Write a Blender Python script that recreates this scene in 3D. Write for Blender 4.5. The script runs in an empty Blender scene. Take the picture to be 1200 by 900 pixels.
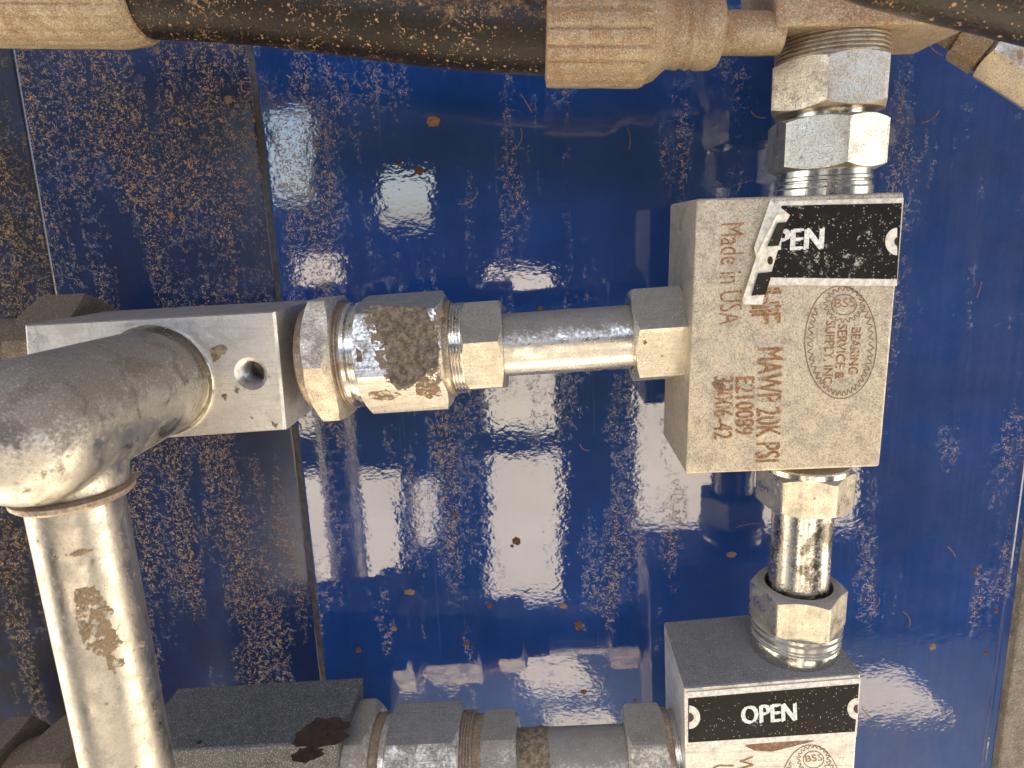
import bpy, bmesh, math, random
from mathutils import Vector, Matrix, noise
R = math.radians
random.seed(7)
sc = bpy.context.scene
col = sc.collection

# ------------------------------------------------------------------ camera
FPX = 780.0                                   # focal length in pixels of a 1200 px wide frame
yv = Vector((35, 181, -FPX)).normalized()     # world +Y seen from the camera
zv = Vector((-140, 3350, FPX)).normalized()
zv = (zv - yv * zv.dot(yv)).normalized()
xv = yv.cross(zv)
W2C = Matrix((xv, yv, zv)).transposed()       # world -> camera
C2W = W2C.transposed()
cam_d = bpy.data.cameras.new('camera'); cam = bpy.data.objects.new('camera', cam_d); col.objects.link(cam)
cam.matrix_world = C2W.to_4x4()
cam_d.sensor_width = 36; cam_d.lens = FPX / 1200 * 36
cam_d.clip_start = 0.01; cam_d.clip_end = 2000
cam_d.dof.use_dof = True; cam_d.dof.focus_distance = 0.245; cam_d.dof.aperture_fstop = 26
sc.camera = cam

# ------------------------------------------------------------------ light
SUN_EL, SUN_AZ = R(63), R(200)                # azimuth clockwise from +Y : the sun stands behind and left of the viewer
w = bpy.data.worlds.new('World'); sc.world = w; w.use_nodes = True
nt = w.node_tree; bg = nt.nodes['Background']
sky = nt.nodes.new('ShaderNodeTexSky'); sky.sky_type = 'NISHITA'; sky.sun_disc = False
sky.sun_elevation = SUN_EL; sky.sun_rotation = SUN_AZ; sky.dust_density = 2.0
nt.links.new(sky.outputs[0], bg.inputs[0]); bg.inputs[1].default_value = 0.13
sl = bpy.data.lights.new('sun', 'SUN'); sl.energy = 5; sl.angle = R(0.5); sl.color = (1, .93, .82)
so = bpy.data.objects.new('sun', sl); col.objects.link(so)
sd = Vector((math.sin(SUN_AZ) * math.cos(SUN_EL), math.cos(SUN_AZ) * math.cos(SUN_EL), math.sin(SUN_EL)))
so.rotation_euler = sd.to_track_quat('Z', 'Y').to_euler(); so.location = (0, 0, 5)
sc.view_settings.view_transform = 'Standard'; sc.view_settings.look = 'None'
sc.view_settings.exposure = 2.25; sc.view_settings.gamma = 1
sc.render.engine = 'CYCLES'
sc.cycles.max_bounces = 8; sc.cycles.glossy_bounces = 6; sc.cycles.diffuse_bounces = 4
sc.cycles.use_denoising = True
sc.cycles.sample_clamp_indirect = 6

# ------------------------------------------------------------------ geometry of the photograph
def W(px, py, Y):
    d = C2W @ Vector((px - 600, 450 - py, -FPX))
    return d * (Y / d.y)
def proj(v):
    c = W2C @ v
    return Vector((600 + FPX * c.x / -c.z, 450 - FPX * c.y / -c.z, -c.z))

YF, YA, YP = .210, .232, .277                  # block fronts, pipe axes, painted wall

# ------------------------------------------------------------------ object helpers
def link(o): col.objects.link(o); return o
def tag(o, label=None, cat=None, group=None, kind=None):
    if label: o['label'] = label
    if cat: o['category'] = cat
    if group: o['group'] = group
    if kind: o['kind'] = kind
    return o
def empty(name, mat4, label, cat, group=None):
    o = bpy.data.objects.new(name, None); link(o); o.matrix_world = mat4; o.empty_display_size = .01
    return tag(o, label, cat, group)
def build(name, bm, mat, parent=None, sharp=28, smooth=True, mw=None):
    bmesh.ops.recalc_face_normals(bm, faces=bm.faces)
    for f in bm.faces: f.smooth = smooth
    for e in bm.edges:
        if len(e.link_faces) == 2:
            try: e.smooth = e.calc_face_angle() < R(sharp)
            except ValueError: pass
    me = bpy.data.meshes.new(name); bm.to_mesh(me); bm.free()
    o = link(bpy.data.objects.new(name, me)); me.materials.append(mat)
    if parent: o.parent = parent
    elif mw: o.matrix_world = mw
    return o
def frame(p, z, x=Vector((0, -1, 0))):
    z = z.normalized(); x = (x - z * x.dot(z)).normalized(); y = z.cross(x)
    m = Matrix((x, y, z)).transposed().to_4x4(); m.translation = p
    return m

def lathe(prof, seg=72, bm=None, mod=None, M=None):
    """profile [(z, r)...] round local z; r == 0 ends are closed."""
    bm = bm or bmesh.new(); rings = []
    for z, r in prof:
        if r <= 1e-7: rings.append([bm.verts.new((0, 0, z))]); continue
        rings.append([bm.verts.new(((r * (mod(a, z) if mod else 1)) * math.cos(a), (r * (mod(a, z) if mod else 1)) * math.sin(a), z))
                      for a in (2 * math.pi * i / seg for i in range(seg))])
    for a, b in zip(rings, rings[1:]):
        for i in range(seg):
            j = (i + 1) % seg
            if len(a) == 1 and len(b) == 1: continue
            if len(a) == 1: bm.faces.new((a[0], b[i], b[j]))
            elif len(b) == 1: bm.faces.new((a[i], a[j], b[0]))
            else: bm.faces.new((a[i], a[j], b[j], b[i]))
    if M: bmesh.ops.transform(bm, matrix=M, verts=[v for r in rings for v in r])
    return bm
def hexa(z0, z1, Rc, phase, bore=0, bm=None, tight=.985, c0=True, c1=True, bd=.002):
    bm = bm or bmesh.new(); a = Rc * math.cos(R(30)); N = 120; rmax = Rc * .99
    rc = a * tight
    def rad(t):
        u = (t - phase) % R(60) - R(30)
        return min(a / math.cos(u), rmax)
    rings = []
    def ring(fn): rings.append([bm.verts.new(fn(R(360) * i / N + phase)) for i in range(N)])
    def P(r, z): return lambda t: (r * math.cos(t), r * math.sin(t), z)
    def E(zz, sgn, on):
        def f(t):
            r = rad(t); d = (max(0, r - rc) * .55) if on else 0
            return (r * math.cos(t), r * math.sin(t), zz + sgn * d)
        return f
    if bore: ring(P(bore, z0 + bd)); ring(P(bore, z0))
    else: rings.append([bm.verts.new((0, 0, z0))])
    ring(P(rc, z0)); ring(E(z0, 1, c0)); ring(E(z1, -1, c1)); ring(P(rc, z1))
    if bore: ring(P(bore, z1)); ring(P(bore, z1 - bd))
    else: rings.append([bm.verts.new((0, 0, z1))])
    for p, q in zip(rings, rings[1:]):
        for i in range(N):
            j = (i + 1) % N
            if len(p) == 1: bm.faces.new((p[0], q[i], q[j]))
            elif len(q) == 1: bm.faces.new((p[i], p[j], q[0]))
            else: bm.faces.new((p[i], p[j], q[j], q[i]))
    bmesh.ops.remove_doubles(bm, verts=bm.verts, dist=1e-6)
    return bm
def thread(z0, z1, r, pitch, depth):
    """stacked thread crests as a lathe profile"""
    n = max(1, round((z1 - z0) / pitch)); p = (z1 - z0) / n; prof = []
    for i in range(n):
        z = z0 + i * p
        prof += [(z, r - depth), (z + p * .3, r), (z + p * .62, r), (z + p * .92, r - depth)]
    return prof
def box(x0, x1, y0, y1, z0, z1, bev=0, bm=None, seg=2):
    b = bmesh.new(); bmesh.ops.create_cube(b, size=1)
    for v in b.verts: v.co = Vector(((v.co.x + .5) * (x1 - x0) + x0, (v.co.y + .5) * (y1 - y0) + y0, (v.co.z + .5) * (z1 - z0) + z0))
    if bev: bmesh.ops.bevel(b, geom=list(b.edges), offset=bev, segments=seg, profile=.6, affect='EDGES')
    if bm is None: return b
    me = bpy.data.meshes.new('t'); b.to_mesh(me); b.free(); bm.from_mesh(me); bpy.data.meshes.remove(me)
    return bm

class Axis:
    """a straight line of fittings; stations are found by picture coordinate, kept as real positions along the line"""
    def __init__(s, A, B, horiz, k=1.0):
        s.k = k      # off-axis stretch of the wide lens
        s.A, s.B, s.h = A, B, horiz; s.d = (B - A).normalized()
    def t(s, c):
        k = 0 if s.h else 1; lo, hi = -.6, .6; f = lambda t: proj(s.A + s.d * t)[k] - c
        up = f(.05) > f(-.05)
        lo, hi = -.3, .3
        for _ in range(60):
            m = (lo + hi) / 2
            if (f(m) > 0) == up: hi = m
            else: lo = m
        return (lo + hi) / 2
    def r(s, c, rpx): return s.k * rpx * proj(s.A + s.d * s.t(c)).z / FPX
    def frame(s, t): return frame(s.A + s.d * t, s.d)

# ------------------------------------------------------------------ node helpers
class NT:
    def __init__(s, name):
        s.m = bpy.data.materials.new(name); s.m.use_nodes = True; s.t = s.m.node_tree
        s.b = s.t.nodes['Principled BSDF']; s.out = s.t.nodes['Material Output']
        s.tc = s.t.nodes.new('ShaderNodeTexCoord').outputs['Object']
        s.geo = s.t.nodes.new('ShaderNodeNewGeometry')
    def set(s, sock, v):
        if isinstance(v, bpy.types.NodeSocket): s.t.links.new(v, sock)
        elif isinstance(v, (tuple, list)) and len(v) == 3 and sock.type == 'RGBA': sock.default_value = (*v, 1)
        else: sock.default_value = v
    def math(s, op, a, b=0, c=0, clamp=False):
        n = s.t.nodes.new('ShaderNodeMath'); n.operation = op; n.use_clamp = clamp
        for i, v in enumerate((a, b, c)): s.set(n.inputs[i], v)
        return n.outputs[0]
    def vmul(s, v, k):
        n = s.t.nodes.new('ShaderNodeVectorMath'); n.operation = 'MULTIPLY'; s.set(n.inputs[0], v); n.inputs[1].default_value = k
        return n.outputs[0]
    def vadd(s, v, k):
        n = s.t.nodes.new('ShaderNodeVectorMath'); n.operation = 'ADD'; s.set(n.inputs[0], v); s.set(n.inputs[1], k)
        return n.outputs[0]
    def noise(s, scale, detail=4, rough=.55, vec=None, dist=0, color=False):
        n = s.t.nodes.new('ShaderNodeTexNoise'); n.inputs['Scale'].default_value = scale; n.inputs['Detail'].default_value = detail
        n.inputs['Roughness'].default_value = rough; n.inputs['Distortion'].default_value = dist
        s.set(n.inputs['Vector'], vec if vec is not None else s.tc); return n.outputs['Color' if color else 'Fac']
    def vor(s, scale, vec=None, feature='F1', out='Distance', rnd=1):
        n = s.t.nodes.new('ShaderNodeTexVoronoi'); n.feature = feature; n.inputs['Scale'].default_value = scale; n.inputs['Randomness'].default_value = rnd
        s.set(n.inputs['Vector'], vec if vec is not None else s.tc); return n.outputs[out]
    def ss(s, v, a, b, lo=0, hi=1):
        n = s.t.nodes.new('ShaderNodeMapRange'); n.interpolation_type = 'SMOOTHSTEP'; s.set(n.inputs[0], v)
        for i, k in zip((1, 2, 3, 4), (a, b, lo, hi)): s.set(n.inputs[i], k)
        return n.outputs[0]
    def mix(s, f, a, b):
        n = s.t.nodes.new('ShaderNodeMix'); n.data_type = 'RGBA'; s.set(n.inputs[0], f); s.set(n.inputs[6], a); s.set(n.inputs[7], b); return n.outputs[2]
    def fmix(s, f, a, b):
        n = s.t.nodes.new('ShaderNodeMix'); n.data_type = 'FLOAT'; s.set(n.inputs[0], f); s.set(n.inputs[2], a); s.set(n.inputs[3], b); return n.outputs[0]
    def sep(s, v):
        n = s.t.nodes.new('ShaderNodeSeparateXYZ'); s.set(n.inputs[0], v); return n.outputs
    def bump(s, h, strength, dist, norm=None):
        n = s.t.nodes.new('ShaderNodeBump'); n.inputs['Strength'].default_value = strength; n.inputs['Distance'].default_value = dist
        s.set(n.inputs['Height'], h)
        if norm is not None: s.set(n.inputs['Normal'], norm)
        return n.outputs[0]
    def p(s, **k):
        for a, v in k.items(): s.set(s.b.inputs[a.replace('_', ' ')], v)
        return s.m

def metal(name, base=(.72, .7, .66), rough=.32, metallic=1.0, dust=.25, dustup=.55, dustcol=(.30, .23, .16), brush=None, brushamt=.4,
          rust=.0, grit=.35, speck=.35, pit=.0, dark=.0, seed=0, film=(.22, .21, .20), stain=(.16,.09,.045)):
    n = NT(name); v = n.vadd(n.tc, (seed * .37, seed * .21, seed * .13))
    big = n.noise(38, 4, .6, v); mid = n.noise(160, 5, .65, v); fine = n.noise(900, 3, .7, v); vfine = n.noise(2600, 2, .6, v)
    c = n.mix(n.ss(mid, .35, .7), base, tuple(x * .72 for x in base))
    if brush is not None:
        k = [1.0, 1.0, 1.0]; k[brush] = .04
        br = n.noise(1500, 3, .7, n.vmul(v, tuple(k)))
        c = n.mix(n.ss(br, .5, .68, 0, brushamt), c, tuple(x * .38 for x in base))
    if dark:
        dm = n.ss(n.noise(85, 6, .7, v, .6), .52, .62, 0, dark)
        c = n.mix(dm, c, (.05, .045, .04))
    nz = n.sep(n.geo.outputs['Normal'])[2]
    # settled dust, more on what faces up; dark film also paints shade on tops
    up = n.math('ADD', n.math('MULTIPLY', nz, dustup), n.math('SUBTRACT', n.math('ADD', n.math('MULTIPLY', mid, .6), n.math('MULTIPLY', fine, .8)), .92 - dust))
    dm = n.ss(up, .0, .42)
    c = n.mix(n.math('MULTIPLY', dm, .86), c, n.mix(fine, film, dustcol))
    gs = n.noise(2300, 2, .7, v); c = n.mix(n.ss(gs, .5, .66, 0, .5 * min(1, grit)), c, (.10, .075, .05)); c = n.mix(n.ss(gs, .34, .46, .35 * min(1, grit), 0), c, (.9, .82, .66))
    # rust / mud stains
    rm = n.ss(n.math('ADD', n.noise(110, 6, .72, v, .8), n.math('MULTIPLY', big, .5)), 1.02 - rust * .4, 1.12 - rust * .4) if rust else 0.0
    if rust: c = n.mix(n.math('MULTIPLY', rm, .85), c, n.mix(fine, stain, (.36, .2, .09)))
    # light grit : tiny pale and brown grains
    vd = n.vor(1500, v); vc = n.vor(1500, v, out='Color'); rnd = n.sep(vc)[0]
    sm = n.math('MULTIPLY', n.ss(vd, .2, .34, 1, 0), n.math('GREATER_THAN', rnd, 1 - speck * .5))
    c = n.mix(n.math('MULTIPLY', sm, .8), c, n.mix(n.sep(vc)[1], (.62, .5, .34), (.2, .12, .06)))
    vd2 = n.vor(330, v); rnd2 = n.sep(n.vor(330, v, out='Color'))[0]
    sm2 = n.math('MULTIPLY', n.ss(n.math('ADD', vd2, n.math('MULTIPLY', fine, .25)), .22, .32, 1, 0), n.math('GREATER_THAN', rnd2, 1 - speck * .22))
    c = n.mix(n.math('MULTIPLY', sm2, .75), c, (.2, .12, .07))
    rough_t = n.math('ADD', n.ss(mid, .3, .7, rough * .75, rough * 1.35), n.math('MULTIPLY', n.math('MAXIMUM', dm, n.math('MAXIMUM', sm, rm)), .55), clamp=True)
    met = n.math('MULTIPLY', metallic, n.math('SUBTRACT', 1, n.math('MAXIMUM', n.math('MULTIPLY', dm, .92), n.math('MAXIMUM', sm, n.math('MAXIMUM', sm2, n.math('MULTIPLY', rm, .9)))), clamp=True))
    h = n.math('ADD', n.math('MULTIPLY', fine, .5), n.math('MULTIPLY', vfine, .5 * grit))
    h = n.math('ADD', h, n.math('ADD', n.math('MULTIPLY', sm, .25), n.math('MULTIPLY', dm, n.math('MULTIPLY', fine, .8))))
    if brush is not None: h = n.math('ADD', h, n.math('MULTIPLY', br, .45))
    if pit: h = n.math('ADD', h, n.math('MULTIPLY', n.noise(420, 3, .6, v), pit * 2))
    return n.p(Base_Color=c, Metallic=met, Roughness=rough_t, Normal=n.bump(h, .55 * grit + .1, .00035))

M = {}
M['zinc'] = metal('zinc_plate', (.86, .80, .66), .30, dust=.18, dustup=.8, brush=2, brushamt=.3, seed=1, rust=.15, speck=.7, film=(.13, .125, .12), dustcol=(.2, .16, .11))
M['zinc_clean'] = metal('bright_zinc_thread', (.82, .78, .70), .2, dust=.08, dustup=.5, seed=2, grit=.15, speck=.15)
M['brushed'] = metal('brushed_steel', (.9, .86, .78), .36, dust=.12, dustup=.7, brush=2, brushamt=.75, seed=3, rust=.25, grit=.5, film=(.09, .09, .09), dustcol=(.13, .115, .1))  # dust film darkened so upper facets carry some painted shade
M['pipe'] = metal('plated_pipe', (.80, .77, .70), .27, dust=.1, dustup=.9, seed=4, grit=.2, speck=.5, film=(.12, .115, .11), dustcol=(.2, .15, .1), rust=.05, brush=2, brushamt=.2)
M['pipe_mud'] = metal('muddy_plated_pipe', (.82, .78, .70), .2, dust=.2, dustup=.5, seed=5, grit=.3, rust=.35, dark=.8)
M['block'] = metal('sandblasted_steel', (.66, .57, .43), .5, metallic=.75, dust=.08, dustup=.9, seed=6, grit=1.0, speck=.35, dustcol=(.36, .27, .18), film=(.3, .25, .18), rust=.22, stain=(.36, .19, .08))
M['block_bright'] = metal('milled_steel', (.88, .84, .76), .42, metallic=.8, dust=.08, dustup=1.1, seed=7, grit=.5, brush=0, brushamt=.5, speck=.3, film=(.06, .06, .062), dustcol=(.085, .082, .078), rust=.1)  # near-black dust film paints the shade of the top face
M['tee'] = metal('tee_block_steel', (.84, .81, .76), .4, metallic=.85, dust=.14, dustup=1.0, seed=8, grit=.4, brush=0, brushamt=.3, speck=.35, rust=.2, film=(.13, .11, .1), dustcol=(.2, .14, .1))
M['dark_block'] = metal('dark_oxide_steel', (.09, .093, .097), .5, metallic=.3, dust=.1, dustup=.3, seed=9, grit=.9, speck=.4, film=(.045, .047, .05), dustcol=(.075, .075, .07), rust=.12)
M['elbow'] = metal('worn_elbow_plate', (.58, .555, .51), .42, dust=.36, dustup=.7, seed=10, grit=.5, speck=.3, rust=.4, dark=.8, film=(.13, .115, .105), dustcol=(.2, .15, .11))
M['tube'] = metal('dusty_bright_tube', (.56, .53, .48), .36, dust=.12, dustup=.3, seed=11, grit=.35, rust=.28, speck=.4)
M['dusty'] = metal('dust_caked_steel', (.40, .31, .2), .5, metallic=.4, dust=.42, dustup=.2, seed=12, grit=1.8, speck=.8, dustcol=(.50, .23, .085), film=(.34, .19, .085), pit=.5, rust=.3, stain=(.36, .2, .1))
M['nut_pitted'] = metal('pitted_plated_nut', (.86, .80, .66), .34, dust=.12, dustup=.7, seed=31, grit=1.0, speck=.5, rust=.1, pit=.3, film=(.2, .17, .12), dustcol=(.3, .22, .13))
M['dusty_nut'] = metal('dusty_plated_nut', (.72, .64, .52), .36, metallic=.85, dust=.22, dustup=.2, seed=13, grit=.9, speck=.6, dustcol=(.4, .25, .13), film=(.26, .21, .15), rust=.35, stain=(.36, .17, .06))
M['brown'] = metal('brown_fitting', (.2, .14, .09), .5, metallic=.5, dust=.45, dustup=.3, seed=14, grit=.5, speck=.3, dustcol=(.16, .10, .06), film=(.1, .07, .045))  # brown base under darker brown dust
M['thread_dirt_shade'] = metal('dirty_shade_thread', (.5, .42, .32), .35, metallic=.8, dust=.4, dustup=.2, seed=15, grit=.5, rust=.5, dustcol=(.24, .13, .06), film=(.14, .09, .05))  # dirt and rust, darkened further to paint shade in gaps between fittings

def plain(name, c, rough=.7, metallic=0, var=.25, bumpd=.0, scale=300, spec=.5):
    n = NT(name); f = n.noise(scale, 4, .6)
    cc = n.mix(n.ss(f, .3, .7), tuple(x * (1 - var) for x in c), tuple(min(1, x * (1 + var)) for x in c))
    k = dict(Base_Color=cc, Roughness=rough, Metallic=metallic)
    if bumpd: k['Normal'] = n.bump(f, .6, bumpd)
    n.b.inputs['Specular IOR Level'].default_value = spec
    return n.p(**k)

def mud_mat():
    n = NT('dried_mud'); f = n.noise(500, 5, .7); g = n.vor(1300)
    c = n.mix(n.ss(f, .35, .7), (.11, .08, .052), (.33, .25, .16))
    c = n.mix(n.ss(g, .1, .25, .7, 0), c, (.5, .36, .2))
    return n.p(Base_Color=c, Roughness=.9, Normal=n.bump(n.math('ADD', f, n.math('MULTIPLY', g, .4)), 1, .0006))
M['mud'] = mud_mat()
def thin_mud():
    n = NT('thin_mud_smear'); f = n.noise(420, 5, .75); g = n.noise(1500, 3, .7)
    a = n.ss(n.math('ADD', f, n.math('MULTIPLY', g, .35)), .60, .70)
    return n.p(Base_Color=n.mix(g, (.10, .06, .03), (.42, .30, .17)), Roughness=.9, Alpha=a, Normal=n.bump(g, .8, .0004))
M['mud_thin'] = thin_mud()
M['oil'] = plain('dark_oil_stain', (.045, .024, .012), .4, 0, .5, .0002, 400)

def ink_mat():
    n = NT('etched_rust_lettering'); f = n.noise(1400, 4, .7); g = n.noise(220, 3, .6)
    c = n.mix(n.ss(f, .35, .65), (.17, .075, .025), (.42, .22, .09))
    c = n.mix(n.ss(n.math('ADD', f, n.math('MULTIPLY', g, .8)), .99, 1.10), c, (.52, .42, .31))
    return n.p(Base_Color=c, Roughness=.75, Normal=n.bump(f, .5, .0002))
M['ink'] = ink_mat()
def ink2():
    n = NT('thin_etched_line'); f = n.noise(1200, 4, .7)
    return n.p(Base_Color=n.mix(n.ss(f, .45, .7), (.2, .09, .04), (.38, .27, .17)), Roughness=.75)
M['ink_line'] = ink2()
def label_black(name, wear, seed):
    n = NT(name); v = n.vadd(n.tc, (seed, 0, seed)); f = n.noise(480, 6, .8, v, .4); g = n.vor(1400, v); rnd = n.sep(n.vor(1400, v, out='Color'))[0]
    h = n.noise(45, 4, .6, v)
    m = n.ss(n.math('ADD', f, n.math('MULTIPLY', h, .6)), 1.0 - wear * .1, 1.05 - wear * .1)
    s = n.math('MULTIPLY', n.ss(g, .2, .32, 1, 0), n.math('GREATER_THAN', rnd, .86 - wear * .12))
    c = n.mix(n.noise(90, 4, .6, v), (.004, .0037, .0033), (.018, .0155, .012))
    c = n.mix(n.math('MULTIPLY', m, .85), c, (.5, .45, .38)); c = n.mix(n.math('MULTIPLY', s, .8), c, (.55, .45, .3))
    n.b.inputs['Specular IOR Level'].default_value = .2
    return n.p(Base_Color=c, Roughness=n.ss(f, .3, .7, .35, .7), Normal=n.bump(f, .3, .0002))
M['label_worn'] = label_black('worn_black_print', .75, .3)
M['label_black'] = label_black('black_print', .15, 1.1)
M['label_white'] = plain('dirty_white_print', (.72, .66, .54), .5, 0, .22, .0001, 600)
M['letter_white'] = plain('white_letter_print', (.78, .74, .66), .5, 0, .3, 0, 1500)
M['hole'] = plain('dark_hole', (.012, .01, .009), .6)

def rubber():
    n = NT('muddy_black_rubber'); v = n.tc; f = n.noise(130, 6, .72, v, .9); fine = n.noise(900, 4, .7); big = n.noise(30, 3, .6)
    z = n.sep(n.geo.outputs['Normal'])[2]
    m = n.ss(n.math('ADD', n.math('ADD', f, n.math('MULTIPLY', z, .30)), n.math('MULTIPLY', big, .25)), .66, .88)
    e = n.math('ABSOLUTE', n.math('SUBTRACT', n.noise(170, 3, .6, v, 1.6), .5))
    curl = n.math('MULTIPLY', n.ss(e, .006, .018, 1, 0), n.ss(n.noise(60, 3), .48, .56))
    g = n.vor(520); rnd = n.sep(n.vor(520, out='Color'))[0]
    s = n.math('MULTIPLY', n.ss(g, .18, .3, 1, 0), n.math('GREATER_THAN', rnd, .78))
    s2 = n.math('MULTIPLY', n.ss(n.vor(1300), .2, .32, 1, 0), n.math('GREATER_THAN', n.sep(n.vor(1300, out='Color'))[0], .8))
    k = n.math('MAXIMUM', n.math('MULTIPLY', m, n.ss(fine, .35, .6, .25, .85)), n.math('MAXIMUM', n.math('MULTIPLY', curl, n.ss(fine, .45, .55)), n.math('MAXIMUM', s, s2)))
    film = n.ss(n.math('ADD', fine, n.math('MULTIPLY', z, .3)), .3, .9, .05, .4)
    c = n.mix(film, (.004, .0035, .003), (.11, .065, .03)); c = n.mix(k, c, n.mix(fine, (.28, .14, .06), (.55, .34, .18)))
    n.b.inputs['Specular IOR Level'].default_value = .35
    return n.p(Base_Color=c, Roughness=n.ss(k, 0, 1, .3, .9), Normal=n.bump(n.math('ADD', k, fine), .5, .0006))
M['rubber'] = rubber()

def paint(name, dirt, gx, film, seed=0, dark=0):
    """glossy blue paint under dried splash : fine grains, curled mud rims, streaks running down"""
    n = NT(name); v = n.vadd(n.tc, (seed, 0, seed * .7)); S = n.sep(n.tc); x, z = S[0], S[2]
    xz = n.vmul(v, (1, 0, 1))
    col_st = n.noise(60, 4, .6, n.vmul(v, (1, 0, .13)))             # columns of splash
    blot = n.noise(17, 4, .6, xz); fine = n.noise(1300, 4, .75, xz)
    side = n.math('ADD', n.math('MULTIPLY', n.math('ABSOLUTE', n.math('SUBTRACT', x, gx)), 0), 0)
    topz = n.ss(z, -.12, .06, -.33, .14)                           # the splash came from above
    lft = n.ss(x, -.12, -.02, .02, -.05); rgt = n.ss(x, .06, .17, 0, -.10)
    den = n.math('ADD', n.math('ADD', n.math('ADD', n.math('MULTIPLY', col_st, 1.5), n.math('SUBTRACT', n.math('MULTIPLY', blot, 1.1), .71)), n.math('ADD', topz, n.math('ADD', lft, rgt))), dirt)
    den = n.math('SUBTRACT', den, .16); D = n.ss(den, .42, .92)
    e = n.math('ABSOLUTE', n.math('SUBTRACT', n.noise(165, 3, .62, xz, 1.9), .5))
    e2 = n.math('ABSOLUTE', n.math('SUBTRACT', n.noise(380, 2, .6, n.vadd(xz, (3, 0, 5)), 1.5), .52))
    brk = n.ss(n.noise(420, 3, .7, xz), .46, .56)
    curl = n.math('MULTIPLY', n.math('MULTIPLY', n.ss(e, .006, .02, 1, 0), brk), n.ss(den, .5, .75))
    curl2 = n.math('MULTIPLY', n.math('MULTIPLY', n.ss(e2, .008, .022, 1, 0), n.ss(n.noise(300, 2, .6, xz), .5, .6)), n.ss(den, .42, .7))
    def grains(sc_, size, thr):
        vd = n.vor(sc_, xz); r = n.sep(n.vor(sc_, xz, out='Color'))[0]
        return n.math('MULTIPLY', n.ss(vd, size * .6, size, 1, 0), n.math('GREATER_THAN', n.math('ADD', r, n.math('MULTIPLY', D, .62)), thr))
    g1 = grains(1300, .33, 1.22); g2 = grains(680, .27, 1.31); g3 = grains(300, .22, 1.36)
    k = n.math('MAXIMUM', n.math('MAXIMUM', curl, n.math('MULTIPLY', curl2, .8)), n.math('MAXIMUM', g1, n.math('MAXIMUM', g2, g3)))
    patch = n.math('MULTIPLY', n.ss(n.math('ADD', n.noise(95, 6, .75, xz, .5), n.math('MULTIPLY', D, .25)), .84, .95), .4)
    base = n.mix(n.ss(blot, .3, .7), (.004, .029, .125), (.007, .046, .19))
    streak = n.math('ADD', n.math('MULTIPLY', n.noise(200, 3, .6, n.vmul(v, (1, 0, .04))), .4), n.math('MULTIPLY', n.noise(40, 5, .7, xz), .6))
    fm = n.math('MULTIPLY', n.ss(n.math('ADD', streak, n.math('MULTIPLY', fine, .5)), .5, .95), n.math('ADD', n.math('ADD', film, n.ss(x, .06, .2, 0, .07)), n.math('MULTIPLY', D, .03)))
    drip = n.math('MULTIPLY', n.ss(n.noise(420, 2, .5, n.vmul(v, (1, 0, .012))), .60, .68), n.math('MULTIPLY', n.ss(n.noise(50, 3, .6, n.vmul(v, (1, 0, .4))), .5, .6), n.math('ADD', .05, n.math('MULTIPLY', D, .22))))
    fm = n.math('ADD', fm, drip)
    c = n.mix(fm, base, (.34, .29, .26))
    c = n.mix(n.math('MULTIPLY', D, .35), c, (.006, .014, .035))
    if dark: c = n.mix(n.ss(n.noise(55, 5, .7, xz), .35, .6, dark * .75, dark), c, (.010, .007, .006))
    c = n.mix(patch, c, (.22, .13, .075))
    c = n.mix(n.math('MULTIPLY', k, .88), c, n.mix(n.noise(700, 2, .6, xz), (.15, .07, .025), (.66, .38, .14)))
    rough = n.math('ADD', n.ss(n.math('MAXIMUM', k, patch), 0, .6, .012 + dark * .3, .8), n.math('MULTIPLY', fm, .04), clamp=True)
    peel = n.math('ADD', n.math('MULTIPLY', n.noise(75, 2, .5, xz), 2.6), n.math('ADD', n.noise(210, 2, .5, xz), n.math('MULTIPLY', n.noise(560, 2, .5, n.vmul(xz, (.8, 1, 1.2))), .85)))
    peel = n.math('ADD', peel, n.math('MULTIPLY', D, n.math('MULTIPLY', n.noise(850, 2, .5, xz), .5)))
    b1 = n.bump(peel, 1, .000024); b2 = n.bump(k, .5, .0003, b1)
    n.set(n.b.inputs['IOR'], n.fmix(n.math('MAXIMUM', k, patch, clamp=True), 2.0 - .5 * dark, 1.25))
    return n.p(Base_Color=c, Roughness=rough, Normal=b2)
M['blue'] = paint('glossy_blue_paint', -.07, 0, .025)
M['blue_left'] = paint('mud_splashed_blue_paint', .05, 0, .02, 2.3, .62)
M['blue_dark'] = paint('mud_brown_blue_paint', .08, 0, .03, 4.1, .95)

# ------------------------------------------------------------------ ground, plus canopy and rack added for shade and reflections
def ground_mat():
    n = NT('sunlit_sandy_ground'); f = n.noise(.9, 6, .6); g = n.noise(25, 5, .7)
    return n.p(Base_Color=n.mix(n.ss(f, .3, .7), (.50, .42, .305), (.64, .55, .41)), Roughness=.95, Normal=n.bump(g, .5, .02))
bm = bmesh.new(); g = 400
vs = [bm.verts.new(p) for p in ((-g, -g, 0), (g, -g, 0), (g, g, 0), (-g, g, 0))]; bm.faces.new(vs)
GZ = -1.15
o = build('ground', bm, ground_mat(), mw=Matrix.Translation((0, 0, GZ))); tag(o, 'pale sandy yard ground in sunlight', kind='structure')

M['frame_dark'] = plain('dark_rack_paint', (.012, .014, .02), .6)
M['roof'] = plain('grey_shade_sheet', (.07, .068, .065), .8)
o = build('shade_canopy', box(-1.6, 1.6, -.30, .8, .52, .54), M['roof']); tag(o, 'unseen grey canopy added above the cabinet to shade the fittings', 'canopy')  # unseen, added to keep sun and upper sky off the fittings
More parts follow.
